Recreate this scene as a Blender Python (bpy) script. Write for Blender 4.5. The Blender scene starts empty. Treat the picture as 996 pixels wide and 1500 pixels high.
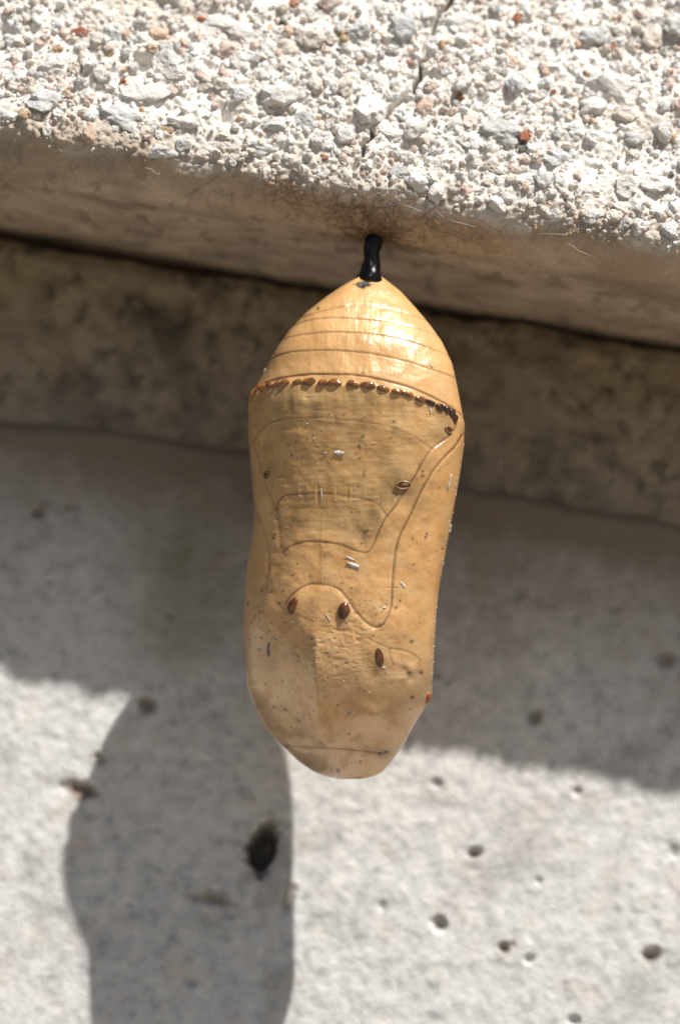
import bpy, bmesh, math, random
import numpy as np
from mathutils import Vector, Matrix, Quaternion

# ------------------------------------------------------------------ units
# 1 Blender unit = 1 cm (the chrysalis is about 2 cm long)
sc = bpy.context.scene
sc.unit_settings.system = 'METRIC'
sc.unit_settings.scale_length = 0.01
C = sc.collection

# ------------------------------------------------------------------ camera
PITCH = math.radians(10.0)          # looks slightly up under the ledge
DIST = 25.0                         # cm from the lens to the reference plane
PX = 367.5                          # photo pixels per cm in that plane
FWD = np.array([0, math.cos(PITCH), math.sin(PITCH)])
UP = np.array([0, -math.sin(PITCH), math.cos(PITCH)])
cam_d = bpy.data.cameras.new('camera')
cam = bpy.data.objects.new('camera', cam_d); C.objects.link(cam)
cam.location = Vector(-DIST * FWD)
cam.rotation_euler = (math.radians(90) + PITCH, 0, 0)
cam_d.sensor_fit = 'VERTICAL'; cam_d.sensor_height = 36.0; cam_d.sensor_width = 24.0
cam_d.lens = 36.0 * DIST / (1500 / PX)
cam_d.clip_start = 0.5; cam_d.clip_end = 500
cam_d.dof.use_dof = True
cam_d.dof.focus_distance = DIST - 0.24
cam_d.dof.aperture_fstop = cam_d.lens * 1e-3 / 0.68     # an opening 0.68 cm wide
sc.camera = cam

# ------------------------------------------------------------------ sky and sun
SUN = Vector((0.81, -1.0, 1.72)).normalized()           # direction towards the sun
w = bpy.data.worlds.new('World'); sc.world = w; w.use_nodes = True
nt = w.node_tree; nt.nodes.clear()
sky = nt.nodes.new('ShaderNodeTexSky'); sky.sky_type = 'NISHITA'; sky.sun_disc = False
sky.sun_elevation = math.asin(SUN.z)
sky.sun_rotation = math.atan2(SUN.x, SUN.y)
bg = nt.nodes.new('ShaderNodeBackground'); bg.inputs['Strength'].default_value = 0.038
wo = nt.nodes.new('ShaderNodeOutputWorld')
nt.links.new(sky.outputs[0], bg.inputs[0]); nt.links.new(bg.outputs[0], wo.inputs[0])
sun_d = bpy.data.lights.new('sun', 'SUN'); sun_d.energy = 4.6; sun_d.angle = math.radians(0.8)
sun_d.color = (1.0, 0.95, 0.88)
sun_o = bpy.data.objects.new('sun', sun_d); C.objects.link(sun_o)
sun_o.rotation_euler = SUN.to_track_quat('Z', 'Y').to_euler()
sun_o.location = SUN * 60
vs = sc.view_settings
vs.view_transform = 'Standard'; vs.look = 'None'; vs.gamma = 1.0; vs.use_curve_mapping = False
vs.exposure = 0.55
sc.cycles.max_bounces = 10; sc.cycles.diffuse_bounces = 6
sc.cycles.sample_clamp_indirect = 6
sc.cycles.use_denoising = True

# ------------------------------------------------------------------ maths helpers
random.seed(7); RNG = np.random.default_rng(11)
ROLL = math.radians(9.8)            # the ledge and the wall run down to one side
CA, SA = math.cos(ROLL), math.sin(ROLL)

def unproject(px, py, wd):
    """photo coordinates + depth behind the reference plane -> world point(s)"""
    px, py, wd = np.broadcast_arrays(np.asarray(px, float), np.asarray(py, float), np.asarray(wd, float))
    k = 1 + wd / DIST
    X = (px - 498) / PX * k; U = (750 - py) / PX * k
    P = np.zeros(px.shape + (3,)); P[..., 0] = X
    P += U[..., None] * UP + wd[..., None] * FWD
    return P
def on_plane_y(px, py, Y):
    d = np.array([(px - 498) / PX / DIST, 0, 0]) + UP * ((750 - py) / PX / DIST) + FWD
    o = -DIST * FWD
    return o + (Y - o[1]) / d[1] * d
def to_local(P):
    P = np.asarray(P)
    return np.stack([P[..., 0] * CA - P[..., 2] * SA, P[..., 1], P[..., 0] * SA + P[..., 2] * CA], -1)
def to_world(P):
    P = np.asarray(P)
    return np.stack([P[..., 0] * CA + P[..., 2] * SA, P[..., 1], -P[..., 0] * SA + P[..., 2] * CA], -1)
def hash2(ix, iy, seed):
    h = (ix.astype(np.int64) * 374761393 + iy.astype(np.int64) * 668265263 + seed * 974634777) & 0xFFFFFFFF
    h = ((h ^ (h >> 13)) * 1274126177) & 0xFFFFFFFF
    h = h ^ (h >> 16)
    return (h & 0xFFFFFF) / float(0xFFFFFF) * 2 - 1
def vnoise(x, y, seed=0):
    ix = np.floor(x); iy = np.floor(y); fx = x - ix; fy = y - iy
    fx = fx * fx * fx * (fx * (fx * 6 - 15) + 10); fy = fy * fy * fy * (fy * (fy * 6 - 15) + 10)
    a = hash2(ix, iy, seed); b = hash2(ix + 1, iy, seed); c = hash2(ix, iy + 1, seed); d = hash2(ix + 1, iy + 1, seed)
    return (a * (1 - fx) + b * fx) * (1 - fy) + (c * (1 - fx) + d * fx) * fy
def fbm(x, y, seed=0, octv=4, gain=0.5):
    s = 0; a = 1; t = 0
    for k in range(octv):
        s = s + a * vnoise(x * 2 ** k + 17.3 * k, y * 2 ** k - 9.1 * k, seed + k); t += a; a *= gain
    return s / t
def sstep(a, b, x):
    t = np.clip((x - a) / (b - a), 0, 1); return t * t * (3 - 2 * t)
def poly_dist(X, Y, pts):
    d = np.full(X.shape, 1e9)
    for (x0, y0), (x1, y1) in zip(pts[:-1], pts[1:]):
        dx, dy = x1 - x0, y1 - y0
        t = np.clip(((X - x0) * dx + (Y - y0) * dy) / (dx * dx + dy * dy + 1e-9), 0, 1)
        d = np.minimum(d, np.hypot(X - x0 - t * dx, Y - y0 - t * dy))
    return d
def inside(X, Y, pts):
    r = np.zeros(X.shape, bool); n = len(pts)
    for i in range(n):
        x0, y0 = pts[i]; x1, y1 = pts[(i + 1) % n]
        if y0 == y1: continue
        c = ((y0 > Y) != (y1 > Y)) & (X < (x1 - x0) * (Y - y0) / (y1 - y0) + x0)
        r ^= c
    return r
def smooth_line(pts, n=5):
    """Catmull-Rom through traced points"""
    P = [np.array(p, float) for p in pts]; P = [2 * P[0] - P[1]] + P + [2 * P[-1] - P[-2]]; out = []
    for i in range(1, len(P) - 2):
        for t in np.linspace(0, 1, n, endpoint=False):
            a, b, c, d = P[i - 1:i + 3]
            out.append(0.5 * (2 * b + (c - a) * t + (2 * a - 5 * b + 4 * c - d) * t ** 2 + (3 * b - a - 3 * c + d) * t ** 3))
    out.append(P[-2]); return [tuple(p) for p in out]

# ------------------------------------------------------------------ mesh helpers
def make_mesh(name, V, F, smooth=True, colour=None):
    """V (n,3); F (m,k) array of faces with the same number of corners, or a list of such arrays"""
    Fs = F if isinstance(F, list) else [F]
    me = bpy.data.meshes.new(name)
    V = np.ascontiguousarray(V, np.float32)
    me.vertices.add(len(V)); me.vertices.foreach_set('co', V.ravel())
    nl = sum(f.size for f in Fs); nf = sum(len(f) for f in Fs)
    me.loops.add(nl); me.loops.foreach_set('vertex_index', np.concatenate([f.ravel() for f in Fs]).astype(np.int32))
    tot = np.concatenate([np.full(len(f), f.shape[1], np.int32) for f in Fs])
    st = np.concatenate([[0], np.cumsum(tot)[:-1]]).astype(np.int32)
    me.polygons.add(nf); me.polygons.foreach_set('loop_start', st)
    try: me.polygons.foreach_set('loop_total', tot)
    except Exception: pass
    me.polygons.foreach_set('use_smooth', np.full(nf, smooth, bool))
    if colour is not None:
        at = me.color_attributes.new('Col', 'FLOAT_COLOR', 'POINT')
        at.data.foreach_set('color', np.ascontiguousarray(colour, np.float32).ravel())
    me.update(calc_edges=True)
    return me
def link(name, me, mat=None, parent=None):
    o = bpy.data.objects.new(name, me); C.objects.link(o)
    if mat is not None and me is not None and len(me.materials) == 0: me.materials.append(mat)
    if parent is not None: o.parent = parent
    return o
def tag(o, label, cat=None, group=None, kind=None):
    o['label'] = label
    if cat: o['category'] = cat
    if group: o['group'] = group
    if kind: o['kind'] = kind
    return o
def grid_faces(nr, nc, wrap=False):
    r = np.arange(nr - 1)[:, None]; c = np.arange(nc if wrap else nc - 1)[None]
    c2 = (c + 1) % nc
    return np.stack([r * nc + c, r * nc + c2, (r + 1) * nc + c2, (r + 1) * nc + c], -1).reshape(-1, 4)
def ico(sub):
    bm = bmesh.new(); bmesh.ops.create_icosphere(bm, subdivisions=sub, radius=1)
    V = np.array([v.co[:] for v in bm.verts]); F = np.array([[v.index for v in f.verts] for f in bm.faces]); bm.free()
    return V, F
def tube(path, rad, sides=12):
    path = np.asarray(path, float); rad = np.broadcast_to(rad, (len(path),))
    T = np.gradient(path, axis=0); T /= np.linalg.norm(T, axis=1, keepdims=True) + 1e-12
    ref = np.array([0.13, 0.98, 0.11]); A = np.cross(T, ref); A /= np.linalg.norm(A, axis=1, keepdims=True) + 1e-12
    B = np.cross(T, A); th = np.linspace(0, 2 * np.pi, sides, endpoint=False)
    V = path[:, None] + rad[:, None, None] * (A[:, None] * np.cos(th)[None, :, None] + B[:, None] * np.sin(th)[None, :, None])
    n = len(path); F = grid_faces(n, sides, True)
    V = np.concatenate([V.reshape(-1, 3), path[:1], path[-1:]]); i = np.arange(sides); j = (i + 1) % sides
    caps = np.concatenate([np.stack([np.full(sides, n * sides), j, i], -1), np.stack([np.full(sides, n * sides + 1), (n - 1) * sides + i, (n - 1) * sides + j], -1)])
    return V, [F, caps]

# ------------------------------------------------------------------ material helpers
def new_mat(name):
    m = bpy.data.materials.new(name); m.use_nodes = True
    t = m.node_tree; b = t.nodes['Principled BSDF']
    return m, t, b
def nnode(t, typ, **kw):
    n = t.nodes.new(typ)
    for k, v in kw.items():
        if k in n.inputs: n.inputs[k].default_value = v
        else: setattr(n, k, v)
    return n
def noise_tex(t, scale, detail=4, rough=0.55, coord=None):
    n = nnode(t, 'ShaderNodeTexNoise'); n.inputs['Scale'].default_value = scale
    n.inputs['Detail'].default_value = detail; n.inputs['Roughness'].default_value = rough
    if coord is not None: t.links.new(coord, n.inputs['Vector'])
    return n
def ramp(t, fac, stops):
    r = t.nodes.new('ShaderNodeValToRGB'); e = r.color_ramp.elements
    e[0].position, e[0].color = stops[0][0], (*stops[0][1], 1); e[1].position, e[1].color = stops[-1][0], (*stops[-1][1], 1)
    for p_, c_ in stops[1:-1]:
        x = e.new(p_); x.color = (*c_, 1)
    t.links.new(fac, r.inputs[0]); return r.outputs[0]
def mix(t, a, b, fac, mode='MIX'):
    m = t.nodes.new('ShaderNodeMix'); m.data_type = 'RGBA'; m.blend_type = mode
    for s, v in ((6, a), (7, b), (0, fac)):
        if hasattr(v, 'is_output'): t.links.new(v, m.inputs[s])
        elif isinstance(v, (int, float)): m.inputs[s].default_value = v
        else: m.inputs[s].default_value = (*v, 1)
    return m.outputs[2]
def bump(t, b, h, dist, strength=1.0, prev=None):
    n = t.nodes.new('ShaderNodeBump'); n.inputs['Distance'].default_value = dist; n.inputs['Strength'].default_value = strength
    t.links.new(h, n.inputs['Height'])
    if prev is not None: t.links.new(prev, n.inputs['Normal'])
    t.links.new(n.outputs[0], b.inputs['Normal']); return n.outputs[0]
def coords(t): return t.nodes.new('ShaderNodeTexCoord').outputs['Object']

# ledge concrete: pigment from the mesh colour, plus fine grain
M_ledge, t, b = new_mat('ledge_concrete')
a = nnode(t, 'ShaderNodeVertexColor', layer_name='Col'); co = coords(t)
n1 = noise_tex(t, 45, 5, 0.6, co); n2 = noise_tex(t, 9, 4, 0.6, co)
c = mix(t, a.outputs[0], ramp(t, n1.outputs[0], [(0.3, (0.62, 0.58, 0.52)), (0.7, (1, 1, 1))]), 0.55, 'MULTIPLY')
t.links.new(c, b.inputs['Base Color']); b.inputs['Roughness'].default_value = 0.9
p_ = bump(t, b, n1.outputs[0], 0.012, 0.7)
# loose aggregate: same idea with less grain
M_sand, t, b = new_mat('aggregate_grains')
a = nnode(t, 'ShaderNodeVertexColor', layer_name='Col'); co = coords(t)
n1 = noise_tex(t, 70, 5, 0.6, co)
c = mix(t, a.outputs[0], ramp(t, n1.outputs[0], [(0.3, (0.7, 0.66, 0.6)), (0.65, (1, 1, 1))]), 0.5, 'MULTIPLY')
t.links.new(c, b.inputs['Base Color']); b.inputs['Roughness'].default_value = 0.75
n5 = noise_tex(t, 190, 3, 0.6, co); pv = bump(t, b, n1.outputs[0], 0.008, 0.9); bump(t, b, n5.outputs[0], 0.004, 0.8, pv)
# pebbles: colour carried by each object
M_pebble, t, b = new_mat('pebble_stone')
oi = t.nodes.new('ShaderNodeObjectInfo'); gx = nnode(t, 'ShaderNodeNewGeometry')
n1 = noise_tex(t, 55, 6, 0.65, gx.outputs['Position']); n2 = noise_tex(t, 22, 3, 0.6, gx.outputs['Position'])
c = mix(t, oi.outputs['Color'], ramp(t, n1.outputs[0], [(0.32, (0.66, 0.63, 0.59)), (0.62, (1, 1, 1))]), 0.6, 'MULTIPLY')
c = mix(t, c, (0.70, 0.66, 0.60), ramp(t, n2.outputs[0], [(0.52, (0, 0, 0)), (0.66, (0.6, 0.6, 0.6))]))
t.links.new(c, b.inputs['Base Color']); b.inputs['Roughness'].default_value = 0.7
n5 = noise_tex(t, 160, 3, 0.6, gx.outputs['Position']); pv = bump(t, b, n1.outputs[0], 0.014, 1.0); bump(t, b, n5.outputs[0], 0.006, 0.8, pv)
# lower wall: pale grey cast concrete
M_wall, t, b = new_mat('wall_concrete')
co = coords(t)
n1 = noise_tex(t, 16, 5, 0.6, co); n2 = noise_tex(t, 3.2, 4, 0.6, co); n3 = noise_tex(t, 60, 4, 0.6, co); n4 = noise_tex(t, 7.5, 3, 0.5, co)
c = ramp(t, n1.outputs[0], [(0.25, (0.32, 0.325, 0.33)), (0.45, (0.53, 0.53, 0.525)), (0.7, (0.65, 0.645, 0.63))])
c = mix(t, c, (0.60, 0.50, 0.43), ramp(t, n4.outputs[0], [(0.58, (0, 0, 0)), (0.75, (0.5, 0.5, 0.5))]))
c = mix(t, c, (0.26, 0.25, 0.24), ramp(t, n2.outputs[0], [(0.56, (0, 0, 0)), (0.74, (0.55, 0.55, 0.55))]))
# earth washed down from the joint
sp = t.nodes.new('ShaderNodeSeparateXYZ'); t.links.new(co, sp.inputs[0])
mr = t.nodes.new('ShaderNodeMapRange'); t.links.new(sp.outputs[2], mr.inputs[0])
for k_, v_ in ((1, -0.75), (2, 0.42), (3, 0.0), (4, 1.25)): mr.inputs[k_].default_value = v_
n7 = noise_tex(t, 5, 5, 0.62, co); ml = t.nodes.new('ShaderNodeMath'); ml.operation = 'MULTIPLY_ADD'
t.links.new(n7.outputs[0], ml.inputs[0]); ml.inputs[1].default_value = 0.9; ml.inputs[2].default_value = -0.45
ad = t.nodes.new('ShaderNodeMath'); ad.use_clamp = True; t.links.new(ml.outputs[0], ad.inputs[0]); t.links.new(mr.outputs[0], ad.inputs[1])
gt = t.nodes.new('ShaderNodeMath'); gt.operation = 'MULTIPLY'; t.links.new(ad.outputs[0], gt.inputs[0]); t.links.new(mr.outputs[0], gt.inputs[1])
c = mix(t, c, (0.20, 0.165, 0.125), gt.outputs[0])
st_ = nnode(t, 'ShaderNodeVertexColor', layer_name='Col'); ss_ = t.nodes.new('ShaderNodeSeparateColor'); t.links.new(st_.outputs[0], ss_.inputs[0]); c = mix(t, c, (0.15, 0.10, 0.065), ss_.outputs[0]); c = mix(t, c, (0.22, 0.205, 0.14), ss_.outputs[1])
t.links.new(c, b.inputs['Base Color']); b.inputs['Roughness'].default_value = 0.9
bump(t, b, n3.outputs[0], 0.006, 0.6)
# mortar band: earthy, mildewed
M_mortar, t, b = new_mat('stained_mortar')
co = coords(t)
n1 = noise_tex(t, 9, 6, 0.65, co); n2 = noise_tex(t, 4.2, 5, 0.62, co); n3 = noise_tex(t, 50, 4, 0.6, co)
c = ramp(t, n1.outputs[0], [(0.3, (0.10, 0.08, 0.05)), (0.5, (0.26, 0.20, 0.13)), (0.72, (0.36, 0.30, 0.215))])
c = mix(t, c, (0.055, 0.05, 0.035), ramp(t, n2.outputs[0], [(0.50, (0, 0, 0)), (0.66, (0.8, 0.8, 0.8))]))
n6 = noise_tex(t, 13, 4, 0.6, co)
c = mix(t, c, (0.045, 0.042, 0.03), ramp(t, n6.outputs[0], [(0.54, (0, 0, 0)), (0.66, (0.75, 0.75, 0.75))]))
t.links.new(c, b.inputs['Base Color']); b.inputs['Roughness'].default_value = 0.95
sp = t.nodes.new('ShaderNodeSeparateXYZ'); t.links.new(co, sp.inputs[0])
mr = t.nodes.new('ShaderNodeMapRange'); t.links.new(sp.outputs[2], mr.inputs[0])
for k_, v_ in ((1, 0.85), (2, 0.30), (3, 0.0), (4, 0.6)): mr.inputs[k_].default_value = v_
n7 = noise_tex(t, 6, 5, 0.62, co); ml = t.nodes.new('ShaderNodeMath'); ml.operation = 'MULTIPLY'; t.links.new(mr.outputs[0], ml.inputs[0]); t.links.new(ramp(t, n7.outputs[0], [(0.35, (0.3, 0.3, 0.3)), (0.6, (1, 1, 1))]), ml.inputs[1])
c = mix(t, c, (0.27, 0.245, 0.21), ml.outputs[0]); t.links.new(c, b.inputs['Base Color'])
bump(t, b, n3.outputs[0], 0.008, 0.7)
# chrysalis shell
M_shell, t, b = new_mat('chrysalis_shell')
a = nnode(t, 'ShaderNodeVertexColor', layer_name='Col'); co = coords(t)
n1 = noise_tex(t, 9, 5, 0.6, co); n3 = noise_tex(t, 90, 3, 0.5, co)
c = mix(t, a.outputs[0], ramp(t, n1.outputs[0], [(0.3, (0.84, 0.78, 0.68)), (0.65, (1, 1, 1))]), 0.7, 'MULTIPLY')
t.links.new(c, b.inputs['Base Color'])
t.links.new(ramp(t, n1.outputs[0], [(0.3, (0.32, 0.32, 0.32)), (0.7, (0.44, 0.44, 0.44))]), b.inputs['Roughness'])
t.links.new(a.outputs[1], b.inputs['Metallic'])
b.inputs['Subsurface Weight'].default_value = 0.28; b.inputs['Subsurface Radius'].default_value = (0.05, 0.025, 0.01); b.inputs['Subsurface Scale'].default_value = 1.0
b.inputs['Specular IOR Level'].default_value = 0.6
b.inputs['Coat Weight'].default_value = 0.32; b.inputs['Coat Roughness'].default_value = 0.14
n8 = noise_tex(t, 34, 4, 0.6, co); pv = bump(t, b, n8.outputs[0], 0.003, 0.3); bump(t, b, n3.outputs[0], 0.002, 0.4, pv)
def plain(name, col, rough, coat=0.0, scale=40, var=0.35, bdist=0.004):
    m, t, b = new_mat(name); co = coords(t); n = noise_tex(t, scale, 4, 0.6, co)
    lo = tuple(x * (1 - var) for x in col)
    t.links.new(ramp(t, n.outputs[0], [(0.35, lo), (0.65, col)]), b.inputs['Base Color'])
    b.inputs['Roughness'].default_value = rough; b.inputs['Coat Weight'].default_value = coat; b.inputs['Coat Roughness'].default_value = 0.08
    bump(t, b, n.outputs[0], bdist, 0.5); return m
M_black = plain('black_horn', (0.004, 0.0035, 0.004), 0.26, 0.0, 25, 0.3, 0.008); M_black.node_tree.nodes['Principled BSDF'].inputs['Specular IOR Level'].default_value = 0.3
M_bead = plain('amber_bead', (0.32, 0.12, 0.025), 0.10, 0.9, 30, 0.7, 0.0006)
M_bead_dark = plain('dark_bead', (0.05, 0.018, 0.008), 0.10, 0.9, 30, 0.7, 0.0006)
M_brown = plain('brown_tubercle', (0.13, 0.045, 0.012), 0.18, 0.5, 45, 0.5, 0.006)
M_orange = plain('orange_tubercle', (0.42, 0.12, 0.015), 0.3, 0.2, 45, 0.4)
M_pore = plain('spiracle_rim', (0.30, 0.16, 0.06), 0.3, 0.3, 60, 0.4)
M_fleck = plain('white_fleck', (0.60, 0.56, 0.50), 0.35, 0.2, 60, 0.3)
M_silk = plain('brown_silk', (0.30, 0.17, 0.08), 0.6, 0.0, 30, 0.3)
M_web = plain('pale_thread', (0.55, 0.50, 0.44), 0.5, 0.0, 30, 0.2)

# ================================================================== the ledge
LZ = 1.084              # underside height in the ledge's own frame
LY, LT = -0.335, 1.232  # where the front face turns under into the worn, chamfered arris
TILT = math.radians(14)  # the front face leans back a little
def axis_samples(lo, hi, dlo, dhi, step, coarse):
    return np.concatenate([np.arange(lo, dlo, coarse), np.arange(dlo, dhi, step), np.arange(dhi, hi + coarse, coarse)])
_c1 = np.array([-0.20, LZ]); _c2 = np.array([LY, LT]); _ch = np.linalg.norm(_c2 - _c1)
_q = np.arange(-3.0, 4.0, 0.004)
_y = np.where(_q < -_ch, _c1[0] + (-_q - _ch), np.where(_q < 0, _c2[0] + (_c1[0] - _c2[0]) * (-_q / _ch), _c2[0] + _q * math.sin(TILT)))
_z = np.where(_q < -_ch, LZ, np.where(_q < 0, _c2[1] + (_c1[1] - _c2[1]) * (-_q / _ch), _c2[1] + _q * math.cos(TILT)))
_k = np.hanning(71)[1:-1]; _k /= _k.sum()
_y = np.convolve(np.pad(_y, 34, mode='reflect', reflect_type='odd'), _k, 'valid'); _z = np.convolve(np.pad(_z, 34, mode='reflect', reflect_type='odd'), _k, 'valid')
_ty, _tz = np.gradient(_y), np.gradient(_z); _tl = np.hypot(_ty, _tz); _ny, _nz = -_tz / _tl, _ty / _tl
def ledge_profile(q):
    """q: arclength, negative runs back along the underside, positive up the front face. Returns y, z, ny, nz"""
    q = np.asarray(q, float)
    return np.interp(q, _q, _y), np.interp(q, _q, _z), np.interp(q, _q, _ny), np.interp(q, _q, _nz)
def face_sq(px, py):
    """photo point on the ledge's front face -> (s along the ledge, q up the face)"""
    Y = LY
    for _ in range(6):
        P = to_local(on_plane_y(px, py, Y)); d = float(np.interp(P[2], _z[_q > -_ch * 0.8], _q[_q > -_ch * 0.8]))
        Y = float(ledge_profile(np.array([d]))[0][0])
    return P[0], d
CRACK = [face_sq(*p) for p in smooth_line([(668, -10), (650, 15), (636, 38), (634, 50), (628, 56), (623, 72), (624, 84), (616, 92), (618, 108), (608, 120), (607, 132), (594, 137), (580, 152), (572, 158), (564, 174), (557, 180), (546, 188), (545, 198), (534, 208), (531, 226), (519, 246)], 1)]
HOLES = [(*face_sq(210, 92), 0.034, 0.05), (*face_sq(10, 45), 0.025, 0.03), (*face_sq(330, 175), 0.03, 0.03), (*face_sq(305, 95), 0.02, 0.025), (*face_sq(705, 150), 0.02, 0.02)]
def ledge_h(S, Q):
    """relief of the ledge surface, cm"""
    f = sstep(-0.09, 0.0, Q + 0.06 * fbm(S * 5, Q * 0 + 3.1, 5, 3))
    rough = 0.032 * fbm(S * 5, Q * 5, 21, 5, 0.6) + 0.020 * np.abs(fbm(S * 20, Q * 20, 22, 4, 0.65)) + 0.010 * fbm(S * 45, Q * 45, 23, 2, 0.6)
    smooth = 0.020 * fbm(S * 1.4, Q * 2.2, 31, 4) + 0.004 * fbm(S * 12, Q * 12, 32, 3)
    h = rough * f + smooth * (1 - f)
    dc = poly_dist(S, Q, CRACK)
    h = h - 0.12 * np.exp(-(dc / 0.0078) ** 2) * sstep(-0.1, -0.02, Q)
    for s, q, r, d in HOLES:
        h = h - d * np.exp(-(((S - s) / r) ** 2 + ((Q - q) / r) ** 2) ** 2)
    return h
s_ax = axis_samples(-6.0, 6.0, -1.9, 1.75, 0.0066, 0.06)
q_ax = np.concatenate([-axis_samples(0.24, 2.4, 0.24, 0.6, 0.009, 0.02)[::-1], np.arange(-0.235, 1.15, 0.0056), np.arange(1.15, 3.0, 0.06)])
Q, S = np.meshgrid(q_ax, s_ax, indexing='ij')
y, z, ny, nz = ledge_profile(Q); H = ledge_h(S, Q)
V = np.stack([S, y + ny * H, z + nz * H], -1)
nr, nc = S.shape
# pigment: white cement on the face, dirty tan below, rusty stain near the arris
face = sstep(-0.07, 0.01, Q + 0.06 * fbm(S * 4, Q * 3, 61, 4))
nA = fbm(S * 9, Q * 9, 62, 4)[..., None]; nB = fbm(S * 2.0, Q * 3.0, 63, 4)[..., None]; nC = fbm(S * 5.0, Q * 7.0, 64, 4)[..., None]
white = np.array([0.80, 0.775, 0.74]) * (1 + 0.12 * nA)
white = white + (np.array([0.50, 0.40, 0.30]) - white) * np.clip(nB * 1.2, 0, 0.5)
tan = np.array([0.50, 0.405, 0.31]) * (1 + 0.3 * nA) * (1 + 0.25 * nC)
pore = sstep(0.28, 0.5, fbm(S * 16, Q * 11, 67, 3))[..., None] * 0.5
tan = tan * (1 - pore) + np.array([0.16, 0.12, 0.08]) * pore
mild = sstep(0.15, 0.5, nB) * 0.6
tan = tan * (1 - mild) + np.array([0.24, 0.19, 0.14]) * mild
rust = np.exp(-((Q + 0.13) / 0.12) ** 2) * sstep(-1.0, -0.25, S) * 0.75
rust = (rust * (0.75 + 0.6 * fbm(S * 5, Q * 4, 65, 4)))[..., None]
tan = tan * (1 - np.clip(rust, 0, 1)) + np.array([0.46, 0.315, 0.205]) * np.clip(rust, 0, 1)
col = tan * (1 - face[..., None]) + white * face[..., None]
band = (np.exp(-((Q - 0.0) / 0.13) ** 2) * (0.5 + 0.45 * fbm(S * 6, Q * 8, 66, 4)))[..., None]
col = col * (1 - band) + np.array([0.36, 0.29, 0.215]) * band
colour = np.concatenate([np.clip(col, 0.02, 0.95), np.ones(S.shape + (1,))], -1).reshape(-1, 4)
F = grid_faces(nr, nc)
# close the back and top of the block
Vb = V.reshape(-1, 3); base = len(Vb)
back = np.array([[-6, 2.9, V[-1, 0, 2]], [V[0, -1, 0], 2.9, V[-1, 0, 2]], [-6, 2.9, LZ], [V[0, -1, 0], 2.9, LZ]])
Vb = np.concatenate([Vb, back]); colour = np.concatenate([colour, np.tile([[0.6, 0.57, 0.52, 1]], (4, 1))])
top = np.arange((nr - 1) * nc, nr * nc)
extra = np.array([[base, base + 1, top[-1], top[0]], [base + 2, base + 3, base + 1, base]])
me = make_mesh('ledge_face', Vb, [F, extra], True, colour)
ledge = bpy.data.objects.new('concrete_ledge', None); C.objects.link(ledge); ledge.rotation_euler = (0, ROLL, 0); ledge.empty_display_size = 0.2
tag(ledge, 'rough white concrete ledge studded with small stones, overhanging the golden chrysalis', 'ledge')
link('ledge_face', me, M_ledge, ledge)

# --- aggregate: the stones that can be told apart are parts, the rest is one mass
def stone_shape(V, rng, planes=11, sm=0.12):
    N = rng.normal(size=(planes, 3)); N /= np.linalg.norm(N, axis=1, keepdims=True)
    hgt = rng.uniform(0.62, 1.0, planes)
    d = V @ N.T
    r = np.min(np.where(d > 0.05, hgt / np.maximum(d, 0.05), 9), axis=1); r = np.minimum(r, 1.12)
    r = r * (1 - sm) + sm * 0.85
    ph = rng.uniform(0, 6, 3); o1 = rng.uniform(0, 50, 4)
    r = r * (1 + 0.16 * (vnoise(V[:, 0] * 2.2 + o1[0], V[:, 1] * 2.2 + 2 * V[:, 2] + o1[1], 7) + 0.5 * vnoise(V[:, 0] * 5 + 3 * V[:, 2] + o1[2], V[:, 1] * 5 + o1[3], 8)))
    r = r * (1 + 0.07 * np.sin(V[:, 0] * 5 + ph[0]) * np.sin(V[:, 1] * 6 + ph[1]) + 0.05 * np.sin(V[:, 2] * 9 + ph[2]))
    return V * r[:, None]
PAL = {'white': (0.80, 0.785, 0.76), 'cream': (0.74, 0.67, 0.59), 'grey': (0.58, 0.58, 0.575), 'bluegrey': (0.67, 0.68, 0.69),
       'peach': (0.66, 0.49, 0.38), 'rust': (0.40, 0.15, 0.08), 'tan': (0.50, 0.36, 0.21), 'dark': (0.13, 0.125, 0.11), 'pink': (0.66, 0.53, 0.47)}
names = list(PAL); wts = np.array([0.50, 0.21, 0.05, 0.09, 0.02, 0.005, 0.014, 0.004, 0.10]); wts /= wts.sum()
V3, F3 = ico(3)
pebble_meshes = []
for k in range(12):
    pm = make_mesh('pebble', stone_shape(V3, np.random.default_rng(100 + k)), F3, False); pm.materials.append(M_pebble); pebble_meshes.append(pm)
placed = []
def can_place(s, q, r, k=0.8):
    for (a_, b_, c_) in placed:
        if (a_ - s) ** 2 + (b_ - q) ** 2 < (k * (c_ + r)) ** 2: return False
    return True
CR = np.array(CRACK)
def near_crack(s, q, r): return np.min(np.hypot(CR[:, 0] - s, CR[:, 1] - q)) < r + 0.006
def near_hole(s, q, r): return any(math.hypot(s - a_, q - b_) < c_ * 0.9 + r * 0.7 for a_, b_, c_, _ in HOLES)
npeb = 0
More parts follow.
